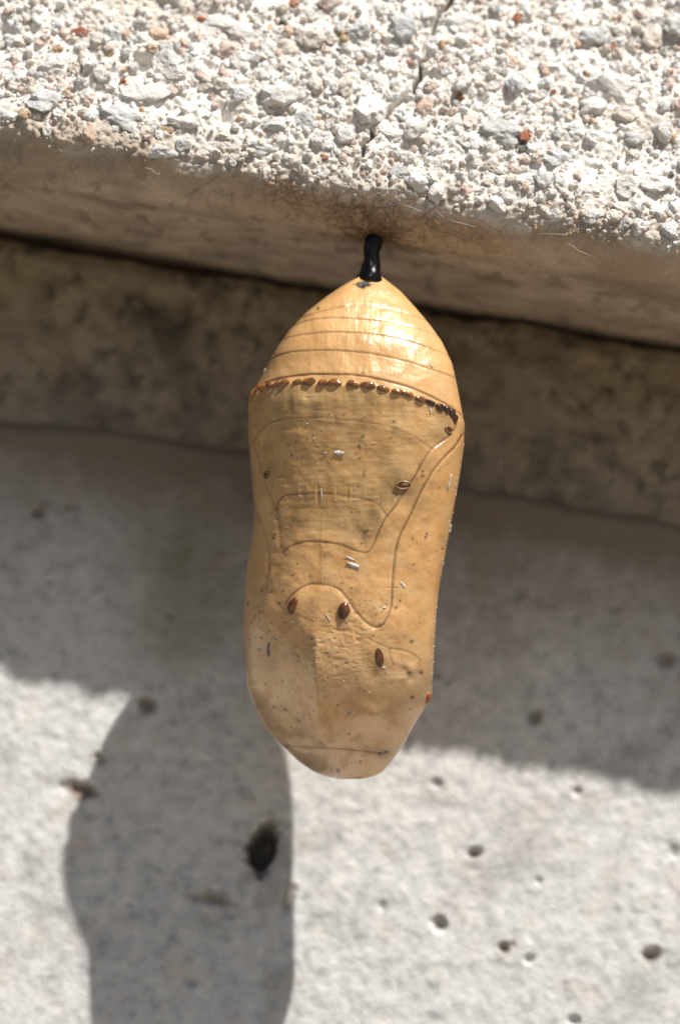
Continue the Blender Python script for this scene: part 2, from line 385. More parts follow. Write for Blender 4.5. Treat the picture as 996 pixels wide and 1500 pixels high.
def add_pebble(s, q, rx, ry, rn, colr, rot=None, lift=0.08):
    global npeb
    yy, zz, n_y, n_z = [float(v) for v in ledge_profile(np.array([q]))]
    hh = float(ledge_h(np.array([s]), np.array([q]))[0])
    n = Vector((0, n_y, n_z)); up = Vector((1, 0, 0)).cross(n); 
    if up.z < 0: up = -up
    M = Matrix((Vector((1, 0, 0)), up, n)).transposed().to_4x4()
    o = bpy.data.objects.new('pebble', pebble_meshes[npeb % 12]); C.objects.link(o); o.parent = ledge
    loc = Vector((s, yy, zz)) + n * (max(hh, -0.01) + rn * lift)
    ang = rot if rot is not None else random.uniform(-3, 3)
    o.matrix_local = Matrix.Translation(loc) @ M @ Matrix.Rotation(ang, 4, 'Z') @ Matrix.Diagonal((rx, ry, rn, 1)) @ Matrix.Rotation(random.uniform(-0.4, 0.4), 4, 'X')
    v = random.uniform(0.92, 1.08)
    o.color = (min(colr[0] * v, 0.85), min(colr[1] * v, 0.85), min(colr[2] * v, 0.85), 1)
    placed.append((s, q, (rx + ry) / 2 * 0.95)); npeb += 1
NAMED = [(122, 48, 18, 9, 'rust'), (85, 72, 13, 9, 'tan'), (413, 32, 12, 9, 'dark'), (432, 5, 9, 10, 'rust'), (186, 55, 10, 10, 'peach'), (230, 48, 18, 11, 'peach'),
  (748, 87, 15, 10, 'peach'), (591, 45, 21, 24, 'bluegrey'), (757, 122, 17, 24, 'bluegrey'), (66, 148, 27, 23, 'bluegrey'), (211, 133, 38, 25, 'white'), (176, 166, 33, 27, 'bluegrey'),
  (236, 223, 22, 12, 'white'), (75, 100, 29, 15, 'white'), (271, 181, 28, 9, 'white'), (300, 50, 40, 24, 'white'), (330, 30, 34, 18, 'white'), (361, 38, 36, 22, 'white'), (251, 95, 27, 20, 'white'), (412, 146, 30, 20, 'white'),
  (406, 186, 20, 11, 'bluegrey'), (386, 218, 18, 10, 'bluegrey'), (427, 236, 13, 9, 'cream'), (296, 226, 10, 8, 'cream'), (118, 125, 11, 14, 'grey'), (677, 30, 40, 24, 'white'), (546, 115, 34, 24, 'white'),
  (541, 166, 22, 22, 'white'), (571, 187, 32, 20, 'white'), (867, 50, 25, 18, 'bluegrey'), (898, 135, 44, 30, 'white'), (870, 160, 22, 16, 'white'), (915, 170, 20, 14, 'cream'), (817, 231, 22, 18, 'bluegrey'), (692, 211, 20, 15, 'white'), (732, 196, 30, 22, 'grey'),
  (667, 186, 16, 13, 'white'), (787, 233, 13, 12, 'cream'), (955, 268, 34, 20, 'white'), (920, 275, 20, 16, 'white'), (928, 206, 19, 15, 'grey'), (988, 40, 21, 25, 'bluegrey'), (757, 27, 7, 8, 'rust'), (674, 145, 6, 6, 'rust'),
  (601, 92, 8, 5, 'rust'), (867, 318, 14, 11, 'white'), (897, 320, 12, 11, 'cream'), (812, 316, 11, 10, 'white'), (631, 300, 5, 5, 'white'), (505, 130, 14, 18, 'cream'), (456, 60, 26, 18, 'cream'),
  (20, 115, 12, 9, 'bluegrey'), (15, 172, 16, 9, 'white'), (145, 60, 14, 12, 'cream'), (450, 180, 20, 14, 'grey'), (480, 215, 12, 9, 'bluegrey'), (330, 200, 14, 9, 'cream'), (350, 45, 14, 10, 'bluegrey'),
  (640, 240, 14, 10, 'white'), (585, 255, 16, 12, 'grey'), (720, 245, 16, 12, 'cream'), (600, 232, 12, 10, 'white'), (980, 340, 12, 12, 'bluegrey'), (690, 180, 14, 12, 'cream')]
for (px, py, rx, ry, cn) in NAMED:
    s, q = face_sq(px, py)
    big = max(rx, ry) > 30
    add_pebble(s, q, rx / PX, ry / PX, min(rx, ry) / PX * (0.40 if big else 0.75), PAL[cn], random.uniform(-0.25, 0.25), -0.35 if big else 0.1)
tries = 0
while npeb < 300 and tries < 9000:
    tries += 1
    s = random.uniform(-1.70, 1.25); q = random.uniform(0.03, 0.92)
    if fbm(np.array([s * 3.3]), np.array([q * 4.5]), 99, 3)[0] > 0.2 and random.random() < 0.7: continue
    # only where the photograph shows the face
    zz = float(ledge_profile(np.array([q]))[1][0])
    if zz > 1.763 + (s + 1.683) * 0.173 + 0.04: continue
    r = random.choice([random.uniform(0.018, 0.03), random.uniform(0.022, 0.05)])
    if near_crack(s, q, r * 0.6) or near_hole(s, q, r) or not can_place(s, q, r): continue
    e = random.uniform(0.7, 1.0)
    add_pebble(s, q, r, r * e, r * random.uniform(0.6, 0.9), PAL[random.choices(names, wts)[0]])
def scatter(n, smin, smax, qmin, qmax, rmin, rmax, sub, seed, lift=(-0.35, 0.4)):
    rng = np.random.default_rng(seed); V0, F0 = ico(sub)
    bases = np.stack([stone_shape(V0, np.random.default_rng(seed * 50 + k), 9, 0.12) for k in range(24)])
    s = rng.uniform(smin, smax, n); q = rng.uniform(qmin, qmax, n)
    r = rmin + (rmax - rmin) * rng.power(0.6, n)
    dc = poly_dist(s, q, CRACK); ok = dc > r * 0.75 + 0.003
    ok &= (fbm(s * 3.3, q * 4.5, 99, 3) < 0.16) | (rng.random(n) < 0.22)
    r = r * (0.45 + 0.55 * sstep(-0.04, 0.10, q))
    for hs, hq, hr, _ in HOLES: ok &= np.hypot(s - hs, q - hq) > hr * 0.95 + r * 0.3
    # fewer grains right at the arris so that the outline is uneven
    ok &= (q > 0.02) | (rng.random(n) < sstep(-0.10, 0.02, q + 0.06 * fbm(s * 5, q * 0, 77, 3)))
    s, q, r = s[ok], q[ok], r[ok]; n = len(s)
    y, z, ny, nz = ledge_profile(q); h = ledge_h(s, q)
    nrm = np.stack([np.zeros(n), ny, nz], -1)
    P = np.stack([s, y, z], -1) + nrm * (h + r * rng.uniform(*lift, n))[:, None]
    A = rng.normal(size=(n, 4)); A /= np.linalg.norm(A, axis=1, keepdims=True); w_, x_, y_, z_ = A.T
    R = np.stack([1 - 2 * (y_**2 + z_**2), 2 * (x_*y_ - z_*w_), 2 * (x_*z_ + y_*w_), 2 * (x_*y_ + z_*w_), 1 - 2 * (x_**2 + z_**2), 2 * (y_*z_ - x_*w_), 2 * (x_*z_ - y_*w_), 2 * (y_*z_ + x_*w_), 1 - 2 * (x_**2 + y_**2)], -1).reshape(n, 3, 3)
    sc3 = r[:, None] * rng.uniform(0.65, 1.1, (n, 3))
    pts = bases[rng.integers(0, 24, n)] * sc3[:, None]
    pts = np.einsum('nij,nkj->nki', R, pts) + P[:, None]
    k = V0.shape[0]
    Fs = (F0[None] + (np.arange(n) * k)[:, None, None]).reshape(-1, 3)
    ci = rng.choice(len(names), n, p=wts); pal = np.array([PAL[m] for m in names])
    cc = pal[ci] * rng.uniform(0.88, 1.1, (n, 1))
    edge_tone = (np.exp(-((q + 0.02) / 0.15) ** 2) * 0.85 * rng.random(n))[:, None]  # grains turn browner and darker towards the arris
    cc = cc * (1 - edge_tone) + np.array([0.31, 0.245, 0.18]) * edge_tone
    cl = np.concatenate([np.clip(cc, 0, 0.85), np.ones((n, 1))], -1)
    return pts.reshape(-1, 3), Fs, np.repeat(cl, k, 0)
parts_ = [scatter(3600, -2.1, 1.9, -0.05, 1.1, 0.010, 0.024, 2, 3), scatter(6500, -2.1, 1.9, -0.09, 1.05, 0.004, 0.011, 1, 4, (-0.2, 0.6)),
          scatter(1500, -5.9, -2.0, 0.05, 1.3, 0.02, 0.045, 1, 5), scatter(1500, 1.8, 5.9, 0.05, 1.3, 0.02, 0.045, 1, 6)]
off = 0; VV = []; FF = []; CC = []
for v_, f_, c_ in parts_:
    VV.append(v_); FF.append(f_ + off); CC.append(c_); off += len(v_)
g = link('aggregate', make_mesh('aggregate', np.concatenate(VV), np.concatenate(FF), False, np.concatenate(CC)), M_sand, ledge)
g['kind'] = 'stuff'

# ================================================================== the wall
BAND_Y, BLOCK_Y = 0.80, 0.765
wall = bpy.data.objects.new('concrete_wall', None); C.objects.link(wall); wall.rotation_euler = (0, ROLL, 0); wall.empty_display_size = 0.2
tag(wall, 'pale grey concrete wall behind the chrysalis with a dark stained mortar band on top', 'wall')
def slab(name, xs, zs, yfun, zfun, mat, depth=2.2, stain=None):
    Z, X = np.meshgrid(zs, xs, indexing='ij'); Yv = yfun(X, Z); Zv = zfun(X, Z)
    V = np.stack([X, Yv, Zv], -1); nr, nc = X.shape
    F = grid_faces(nr, nc)
    ring = np.concatenate([np.arange(nc), np.arange(1, nr) * nc + nc - 1, (nr - 1) * nc + np.arange(nc - 2, -1, -1), np.arange(nr - 2, 0, -1) * nc])
    Vf = V.reshape(-1, 3); bk = Vf[ring].copy(); bk[:, 1] = depth; base = len(Vf); m = len(ring); i = np.arange(m); j = (i + 1) % m
    side = np.stack([ring[j], ring[i], base + i, base + j], -1)
    back = (base + np.arange(m))[None]
    cl = None
    if stain is not None:
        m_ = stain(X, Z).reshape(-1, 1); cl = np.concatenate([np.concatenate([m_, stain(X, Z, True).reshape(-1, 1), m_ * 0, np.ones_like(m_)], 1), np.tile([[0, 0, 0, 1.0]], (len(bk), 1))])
    me = make_mesh(name, np.concatenate([Vf, bk]), [F, side, back], True, cl)
    return link(name, me, mat, wall)
PITS = [(385, 1243, 27, 40, 0.34), (120, 1158, 32, 15, 0.05), (214, 1030, 18, 16, 0.07), (144, 1108, 12, 9, 0.035), (695, 1250, 14, 12, 0.06), (645, 1353, 13, 12, 0.05), (738, 1388, 14, 13, 0.06),
        (775, 1406, 9, 9, 0.04), (951, 1400, 16, 15, 0.07), (972, 966, 17, 16, 0.06), (783, 1050, 14, 13, 0.06), (281, 1438, 14, 12, 0.05), (312, 1318, 36, 10, 0.025), (57, 745, 12, 11, 0.05), (75, 850, 11, 9, 0.04),
        (845, 1160, 11, 9, 0.03), (105, 738, 16, 9, 0.03), (640, 1148, 9, 8, 0.03), (985, 1250, 12, 12, 0.03), (788, 1292, 9, 9, 0.02), (190, 1325, 10, 8, 0.03), (233, 1215, 9, 8, 0.03), (300, 1115, 12, 10, 0.03),
        (840, 1495, 14, 10, 0.05), (420, 1320, 12, 30, 0.03), (900, 890, 11, 9, 0.035), (870, 1075, 12, 10, 0.03), (760, 870, 10, 8, 0.03), (30, 795, 20, 12, 0.025), (250, 900, 12, 9, 0.025), (655, 1000, 9, 9, 0.025), (560, 1330, 8, 8, 0.02)]
PL = []
for (px, py, rx, ry, d) in PITS:
    P = to_local(on_plane_y(px, py, BLOCK_Y)); PL.append((P[0], P[2], rx / PX * 0.92, ry / PX * 0.92, d if d > 0.2 else d * 0.6))
def edge_top(X): return 0.325 - 0.07 * sstep(-0.9, -1.6, X) + 0.022 * fbm(X * 3, X * 0 + 1.7, 41, 4)
ZT, ZB = 0.325, -30.0
def block_y(X, Z):
    h = 0.007 * fbm(X * 2.2, Z * 2.2, 51, 4) + 0.0045 * fbm(X * 9, Z * 9, 52, 4, 0.6) + 0.0035 * fbm(X * 30, Z * 30, 53, 3, 0.6)
    yv = BLOCK_Y - h
    rim = sstep(ZT - 0.05, ZT, Z); yv = yv + 0.028 * rim * rim
    wob = 1 + 0.55 * fbm(X * 12, Z * 12, 54, 4) + 0.25 * fbm(X * 34, Z * 34, 56, 2)
    for (x0, z0, rx, rz, d) in PL:
        e = np.hypot((X - x0) / rx, (Z - z0) / rz) * (wob if d < 0.2 else 0.3 + 0.7 * wob)
        yv = yv + d * (1 - (sstep(0.15, 1.2, e) if d < 0.2 else sstep(0.45, 1.05, e)))
    return yv
STAINS = [(120, 1158, 36, 18, 0.9), (312, 1316, 40, 14, 0.6), (398, 1300, 26, 60, 0.35), (420, 1310, 12, 40, 0.5), (144, 1108, 14, 10, 0.5), (215, 1032, 20, 18, 0.6), (392, 1250, 40, 50, 0.5), (950, 1402, 18, 17, 0.6), (738, 1388, 15, 14, 0.6), (695, 1252, 15, 14, 0.6), (645, 1354, 14, 13, 0.5), (972, 966, 18, 17, 0.5), (783, 1050, 15, 14, 0.5), (57, 745, 14, 12, 0.5)]
SL = [(*to_local(on_plane_y(a_, b_, BLOCK_Y))[[0, 2]], c_ / PX, d_ / PX, e_) for a_, b_, c_, d_, e_ in STAINS]
def block_stain_tint(X, Z, green_tint=False):
    if green_tint:      # a soft, darker green patch, with green mottling higher up
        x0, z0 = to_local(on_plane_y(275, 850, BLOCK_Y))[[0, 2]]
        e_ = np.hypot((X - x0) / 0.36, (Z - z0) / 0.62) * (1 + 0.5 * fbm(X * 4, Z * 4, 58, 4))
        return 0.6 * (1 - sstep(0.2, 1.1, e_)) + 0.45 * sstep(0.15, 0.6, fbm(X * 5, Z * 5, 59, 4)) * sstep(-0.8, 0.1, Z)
    m_ = np.zeros_like(X); wob = 1 + 0.8 * fbm(X * 14, Z * 14, 57, 4)
    for x0, z0, rx_, rz_, k_ in SL: m_ = np.maximum(m_, k_ * (1 - sstep(0.3, 1.2, np.hypot((X - x0) / rx_, (Z - z0) / rz_) * wob)))
    return m_
xs = axis_samples(-6, 6, -1.75, 1.75, 0.0085, 0.08)
zs = np.concatenate([np.arange(ZB, -2.7, 0.35), np.arange(-2.7, ZT, 0.0085), [ZT]])
slab('wall_block', xs, zs, block_y, lambda X, Z: Z + (edge_top(X) - ZT) * sstep(-0.6, ZT, Z), M_wall, stain=block_stain_tint)
def band_y(X, Z):
    return BAND_Y - (0.022 * fbm(X * 3, Z * 3, 71, 4) + 0.016 * fbm(X * 11, Z * 11, 72, 4, 0.6)) + 0.03 * sstep(1.005, 1.075, Z)
def band_z(X, Z):
    k = sstep(0.7, 1.05, Z)
    gap = 0.030 + 0.022 * fbm(X * 3.2, X * 0 + 9.3, 73, 4) + 0.010 * fbm(X * 14, X * 0 + 2.3, 74, 3)
    return Z - k * np.maximum(gap, 0.006)
xs = axis_samples(-6, 6, -1.9, 1.6, 0.012, 0.08); zs = np.concatenate([np.arange(0.1, 1.065, 0.012), [1.065]])
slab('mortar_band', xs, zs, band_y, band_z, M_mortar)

# the ground below the picture, unseen and added only to bounce light up
M_bounce_ground, t, b = new_mat('bounce_ground_concrete'); co = coords(t)
n1 = noise_tex(t, 0.6, 6, 0.6, co); n2 = noise_tex(t, 12, 5, 0.6, co)
c = mix(t, ramp(t, n1.outputs[0], [(0.3, (0.22, 0.195, 0.16)), (0.7, (0.31, 0.28, 0.235))]), ramp(t, n2.outputs[0], [(0.3, (0.7, 0.68, 0.65)), (0.7, (1, 1, 1))]), 0.5, 'MULTIPLY')
t.links.new(c, b.inputs['Base Color']); b.inputs['Roughness'].default_value = 0.95; bump(t, b, n2.outputs[0], 0.05, 0.6)
gx_ = np.linspace(-300, 300, 61); gy_ = np.concatenate([np.linspace(-500, -40, 40), np.linspace(-38, 2.4, 22)])
GY, GX = np.meshgrid(gy_, gx_, indexing='ij'); GZ = -27.0 + 0.4 * fbm(GX / 40, GY / 40, 95, 3)
bounce_ground = link('bounce_ground', make_mesh('bounce_ground', np.stack([GX, GY, GZ], -1).reshape(-1, 3), grid_faces(*GX.shape), True), M_bounce_ground)
tag(bounce_ground, 'pale sunlit concrete sheet added unseen at the foot of the wall to bounce light', kind='structure')

# ================================================================== the chrysalis
def col_table(rows): a_ = np.array(rows, float); return a_[:, 0], a_[:, 1]
LEFT = [(404, 530), (406, 524), (420, 499), (435, 477), (458, 448), (485, 423), (511, 405), (540, 390), (565, 376), (580, 367.5), (588, 364.5), (615, 364), (633, 363.5), (676, 367), (723, 371), (752, 372.5), (781, 370.5), (814, 364), (850, 360), (880, 358.5), (920, 356), (956, 358), (989, 362), (1008, 363), (1032, 372.5), (1065, 389), (1090, 412), (1115, 437), (1131, 460), (1138, 478), (1141, 496)]
RIGHT = [(404, 556), (406, 560), (426, 586), (449, 607), (475, 629), (500, 647), (532, 662), (565, 669.5), (605, 677), (622, 680), (655, 679), (702, 672.5), (738, 665.5), (781, 658), (825, 649.5), (868, 642), (902, 638.5), (949, 636), (993, 633.5), (1018, 631), (1038, 622), (1061, 607), (1094, 589), (1119, 571), (1132, 559), (1138, 546), (1141, 528)]
FRONT = [(404, 0.03), (420, 0.10), (450, 0.215), (500, 0.345), (550, 0.415), (585, 0.44), (610, 0.444), (650, 0.444), (700, 0.440), (760, 0.435), (810, 0.435), (845, 0.44), (880, 0.45), (930, 0.465), (975, 0.47), (1015, 0.448), (1050, 0.385), (1085, 0.30), (1110, 0.21), (1130, 0.11), (1141, 0.02)]
BACK = [(404, 0.03), (450, 0.18), (500, 0.28), (560, 0.36), (650, 0.42), (800, 0.44), (950, 0.42), (1040, 0.34), (1100, 0.24), (1130, 0.14), (1141, 0.05)]
AXW = [(336, 0.0), (350, 0.0), (404, -0.02), (500, -0.03), (600, -0.02), (800, 0.0), (1000, 0.0), (1141, 0.04)]
KEEL = [(404, 530), (520, 462), (600, 462), (700, 472), (860, 468), (950, 463), (1080, 470), (1141, 505)]
def smooth_interp(x, tab, k=9, n=2000):
    X, Y = col_table(tab); g_ = np.linspace(X[0], X[-1], n); v = np.interp(g_, X, Y)
    win = np.hanning(2 * k + 3)[1:-1]; win /= win.sum()
    v2 = np.convolve(np.pad(v, k, mode='reflect', reflect_type='odd'), win, 'valid')
    return np.interp(x, g_, v2)
def axis_w(py): return smooth_interp(py, AXW, 60)
NR, NF, NB_ = 640, 384, 96
v = np.linspace(0, 1, NR); rows = 404 + (1141 - 404) * (v - 0.035 * np.sin(2 * np.pi * v) / (2 * np.pi) * 6 * 0.5)
rows = np.sort(rows)
xl = smooth_interp(rows, LEFT, 14); xr = smooth_interp(rows, RIGHT, 14)
rf = smooth_interp(rows, FRONT, 55); rb = smooth_interp(rows, BACK, 55); kx = smooth_interp(rows, KEEL, 60); wa = axis_w(rows)
cx = (xl + xr) / 2; rx = (xr - xl) / 2
th = np.linspace(0, np.pi, NF)
PXf = cx[:, None] - rx[:, None] * np.cos(th)[None]; PYf = np.repeat(rows[:, None], NF, 1)
tk = np.arccos(np.clip((cx - kx) / np.maximum(rx, 1), -0.8, 0.8)) / np.pi
e = np.log(0.5) / np.log(tk)
tw = (th / np.pi)[None] ** e[:, None]
prof = np.sin(np.pi * tw)
prof = np.where(prof > 0, prof, 0)
fl = sstep(590, 640, rows)[:, None] * (1 - sstep(1060, 1120, rows))[:, None]
prof = prof ** (0.95 - 0.12 * fl)
_kx = kx[:, None]; _wl = np.clip((PXf - xl[:, None]) / np.maximum(_kx - xl[:, None], 1), 0, 1) ** 0.72; _wr = np.clip((xr[:, None] - PXf) / np.maximum(xr[:, None] - _kx, 1), 0, 1) ** 0.6
_kb = (sstep(890, 1000, rows) * (1 - 0.9 * sstep(1078, 1106, rows)))[:, None]
prof = np.where(PXf < _kx, prof + (_wl - prof) * 0.85 * _kb, prof + (_wr - prof) * 0.35 * _kb)
TURN = 0.115 * sstep(404, 560, rows) * (1 - 0.6 * sstep(1040, 1141, rows))
Wf = wa[:, None] - 0.75 * rf[:, None] * prof + (TURN[:, None] * np.cos(th)[None])
thb = np.linspace(np.pi, 2 * np.pi, NB_ + 2)[1:-1]
PXb = cx[:, None] - rx[:, None] * np.cos(thb)[None]; PYb = np.repeat(rows[:, None], NB_, 1)
Wb = wa[:, None] + 0.66 * rb[:, None] * (-np.sin(thb))[None] + TURN[:, None] * np.cos(thb)[None]
# --- traced seams, in photo coordinates
def z1(l): return [(340 + x / 2.767, 330 + y_ / 2.767) for x, y_ in l]
def z2(l): return [(340 + x / 2.767, 550 + y_ / 2.767) for x, y_ in l]
def z3(l): return [(340 + x / 2.767, 830 + y_ / 2.767) for x, y_ in l]
SEG = [smooth_line(l) for l in (
    [(440, 466), (475, 455), (521, 446), (560, 450), (611, 464), (640, 478)],
    [(420, 482), (445, 471), (485, 465), (528, 467), (593, 476), (635, 489), (660, 502)],
    [(400, 505), (416, 497), (448, 489), (495, 486), (542, 489), (593, 499), (651, 518), (670, 528)],
    [(380, 534), (398, 525), (430, 515), (485, 513), (542, 518), (593, 529), (651, 547), (675, 558)],
    [(355, 580), (373, 569), (405, 555), (448, 548), (492, 548), (535, 551), (593, 565), (629, 579), (665, 599), (690, 622)])]
BEADS = smooth_line(z1([(66, 714), (90, 686), (120, 666), (180, 650), (240, 640), (310, 638), (370, 640), (430, 643), (490, 648), (550, 656), (610, 666), (665, 678), (720, 693), (770, 710), (840, 738), (880, 760), (902, 790)]))
S6 = smooth_line(z2([(88, 275), (98, 245), (120, 215), (155, 190), (200, 177), (300, 172), (430, 178), (560, 192), (660, 215), (740, 250), (808, 298)]))
WING = smooth_line(z2([(902, 170), (906, 200), (885, 240), (840, 275), (808, 298), (770, 350), (720, 440), (660, 530), (620, 580), (590, 640), (570, 690), (545, 717), (500, 710), (440, 688), (380, 677), (300, 675), (240, 692), (205, 720)]))
S8 = smooth_line(z2([(178, 545), (188, 508), (220, 485), (330, 478), (400, 482), (500, 495), (570, 512), (605, 540), (630, 575)]))
LWING = smooth_line(z2([(85, 270), (105, 340), (130, 420), (160, 500), (178, 545), (186, 600), (200, 700)]))
LFORE = smooth_line(z2([(78, 480), (100, 560), (130, 620), (146, 690), (150, 780), (140, 860)]))
FORE = smooth_line(z2([(935, 235), (900, 290), (860, 330), (810, 390), (760, 480), (720, 570), (680, 650), (660, 720), (652, 800), (647, 880)]) + z3([(650, 60), (648, 130), (640, 180), (610, 235), (580, 245), (550, 230), (500, 180), (460, 120), (420, 85), (350, 70), (300, 75), (250, 110), (215, 155)]))
ANT = smooth_line(z3([(500, 270), (560, 295), (630, 328), (690, 338), (740, 360), (762, 380)]))
ANT2 = smooth_line(z3([(635, 335), (640, 370), (652, 398)]))
BOT = smooth_line(z3([(205, 728), (280, 730), (360, 735), (450, 740), (540, 747), (600, 755)]))
MED1 = smooth_line(z2([(362, 560), (360, 640), (360, 720), (360, 830)])); MED2 = smooth_line(z3([(328, 120), (330, 250), (333, 380), (340, 470)]))
X, Y = PXf, PYf
d_seg = [poly_dist(X, Y, l) for l in SEG]
d_bead = poly_dist(X, Y, BEADS); d6 = poly_dist(X, Y, S6); dW = poly_dist(X, Y, WING); d8 = poly_dist(X, Y, S8); dL = poly_dist(X, Y, LWING); dLF = poly_dist(X, Y, LFORE)
dF = poly_dist(X, Y, FORE); dA = np.minimum(poly_dist(X, Y, ANT), poly_dist(X, Y, ANT2)); dB = poly_dist(X, Y, BOT); dM = np.minimum(poly_dist(X, Y, MED1), poly_dist(X, Y, MED2))
h = np.zeros_like(X)
# overlapping abdominal rings: each swells towards its lower rim
lines = [np.interp(X, *np.array(l).T) for l in SEG]
prev = np.full_like(X, 404.0)
for ln in lines:
    t_ = np.clip((Y - prev) / np.maximum(ln - prev, 4), 0, 1); m = (Y >= prev) & (Y < ln)
    h += np.where(m, 0.0020 * t_ ** 1.6 * (1 - 0.5 * sstep(0.93, 1.0, t_)), 0); prev = ln
bead_y = np.interp(X, *np.array(BEADS)[np.argsort(np.array(BEADS)[:, 0])].T)
above = Y < bead_y
h += np.where(above & (Y >= lines[-1]), -0.0025, 0)
h += 0.004 * np.exp(-((Y - bead_y - 2) / 9) ** 2)
h += 0.0007 * (Y < 550) * fbm(X / 5, Y / 34, 89, 3) + 0.0004 * fbm(X / 4, Y / 4, 90, 2)
# saddle plate between the rim and the wing cases
saddle_poly = list(BEADS) + [p for p in WING if True] + [(405, 815), (400, 760), (395, 730), (385, 690), (372, 640)]
sad = inside(X, Y, saddle_poly)
h += 0.0007 * sad * fbm(X / 26, Y / 3.2, 88, 2)
dS = poly_dist(X, Y, saddle_poly + saddle_poly[:1])
h += np.where(sad, -0.006 * sstep(0, 40, dS), 0)
h += 0.003 * np.exp(-(dW / 14) ** 2) * sstep(630, 680, Y) * (1 - sstep(760, 800, Y))
h += np.where(sad & (Y > np.interp(X, *np.array(S6).T)), -0.004 * sstep(0, 14, d6) * sstep(0, 25, dS), 0)
low8 = sad & (Y > np.interp(X, *np.array(S8).T))
h += np.where(low8, (0.003 * np.exp(-(d8 / 20) ** 2) - 0.003) * sstep(0, 25, dS), 0)
# thorax plate
thor_poly = list(FORE[FORE.index(min(FORE, key=lambda p: math.hypot(p[0] - 549, p[1] - 918))):]) + [(400, 930), (380, 1000), (390, 1090), (560, 1100), (620, 1040), (630, 960), (560, 925)]
tho = inside(X, Y, thor_poly)
dT = poly_dist(X, Y, thor_poly + thor_poly[:1])
h += np.where(tho, 0.0045 * sstep(0, 10, dF) * sstep(0, 45, np.where(dT < dF - 0.5, dT, 60)), 0)
for d_, dep, wd_ in [(d, 0.0012, 1.8) for d in d_seg] + [(d6, 0.0012, 2.0), (dW, 0.0022, 2.1), (d8, 0.0014, 2.0), (dL, 0.002, 3), (dLF, 0.002, 3), (dF, 0.0018, 2.0), (dA, 0.0016, 2.0), (dB, 0.001, 1.7), (dM, -0.0006, 1.6)]:
    h -= dep * np.exp(-(d_ / wd_) ** 2)
# keel: the lower thorax folds along the middle
kz = sstep(900, 1000, Y) * (1 - sstep(1082, 1100, Y))
h -= kz * 0.0004 * np.minimum(np.abs(X - 464), 60) * np.where(X < 464, 1.0, 0.15)
h += kz * 0.006
# uneven skin
edge = np.minimum((X - xl[:, None]), (xr[:, None] - X)); ef = sstep(0, 30, edge)
h += ef * (0.006 * fbm(X / 42, Y / 42, 81, 3) + 0.0013 * fbm(X / 12, Y / 12, 82, 3))
wr = np.exp(-(((X - 490) / 75) ** 2 + ((Y - 955) / 60) ** 2) ** 1.5)
h += wr * (0.0023 * (1 - 2 * np.abs(fbm(X / 11 + 0.5 * vnoise(X / 9, Y / 9, 3), Y / 6, 84, 3))))
folds = np.exp(-((Y - bead_y - 20) / 25) ** 2) * (Y > bead_y)
h += 0.0022 * folds * fbm(X / 9, Y / 120, 85, 2)
h += 0.002 * np.exp(-((Y - 722) / 12) ** 2) * sad * fbm(X / 4, Y / 40, 86, 2)
h += 0.018 * np.exp(-(((X - 540) / 22) ** 2 + ((Y - 1040) / 14) ** 2)) - 0.010 * np.exp(-(((X - 588) / 22) ** 2 + ((Y - 722) / 18) ** 2))
h += 0.01 * ef * np.exp(-(((X - 600) / 35) ** 2 + ((Y - 985) / 22) ** 2)) * fbm(X / 14, Y / 14, 87, 2)
rgt = X > np.interp(Y, *np.array([(y_, x_) for x_, y_ in WING if y_ < 800]).T[:, np.argsort([y_ for x_, y_ in WING if y_ < 800])])
h += np.where(rgt & (Y > 630) & (Y < 800), 0.005 * np.exp(-(dW / 22) ** 2) * sstep(0, 2.5, dW), 0) * sstep(630, 660, Y) * (1 - sstep(770, 800, Y))
h += 0.003 * np.exp(-(dF / 9) ** 2) * sstep(1, 4, dF) * (Y < 860) * rgt
for tx_, ty_ in ((504, 895), (431, 888), (555, 963), (625, 1022), (393, 951)): h += 0.008 * np.exp(-(((X - tx_) / 13) ** 2 + ((Y - ty_) / 17) ** 2))
# base surface, outward normals, displacement
Pf = unproject(PXf, PYf, Wf); Pb = unproject(PXb, PYb, Wb)
grid = np.concatenate([Pf, Pb], 1); nc = NF + NB_
du = np.roll(grid, -1, 1) - np.roll(grid, 1, 1); dv = np.gradient(grid, axis=0)
N = np.cross(dv, du); N /= np.linalg.norm(N, axis=2, keepdims=True) + 1e-12
ctr = grid.mean(1, keepdims=True)
if ((N * (grid - ctr)).sum(2) > 0).mean() < 0.5: N = -N
edge_fade = np.sin(th)[None] ** 0.35
ridge_sil = 0.9
hh = np.concatenate([h * np.clip(edge_fade, 0, 1), np.zeros_like(PXb)], 1)
top_f = (sstep(404, 420, rows) * (1 - sstep(1132, 1141, rows)))[:, None]
Vg = grid + N * (hh * top_f)[..., None]
# --- shell colours
gold = np.array([0.64, 0.378, 0.158]); khaki = np.array([0.52, 0.325, 0.135]); dull = np.array([0.56, 0.36, 0.185])
colr = np.ones(X.shape + (3,)) * gold
def blend(c, k, m): m = np.clip(m, 0, 1)[..., None]; return c * (1 - m) + np.array(k) * m
sadm = np.where(sad, sstep(0, 9, np.minimum(dS, d_bead + 6)), 0)
nz1 = fbm(X / 38, Y / 60, 91, 4); nz2 = fbm(X / 15, Y / 20, 92, 4)
colr = blend(colr, khaki, sadm * (0.72 + 0.5 * nz1))  # saddle plate coloured a duller, darker khaki
colr = blend(colr, dull, sstep(880, 960, Y) * (0.55 + 0.5 * nz1))
colr = blend(colr, [0.66, 0.46, 0.275], sstep(945, 1015, Y) * (0.85 + 0.3 * nz1))
colr = blend(colr, [0.60, 0.42, 0.28], sstep(1085, 1098, Y) * 0.7)
nz3 = fbm(X / 24, Y / 24, 93, 4)
colr = blend(colr, [0.46, 0.20, 0.04], sstep(0.05, 0.5, nz2) * 0.28 * (Y > 600))
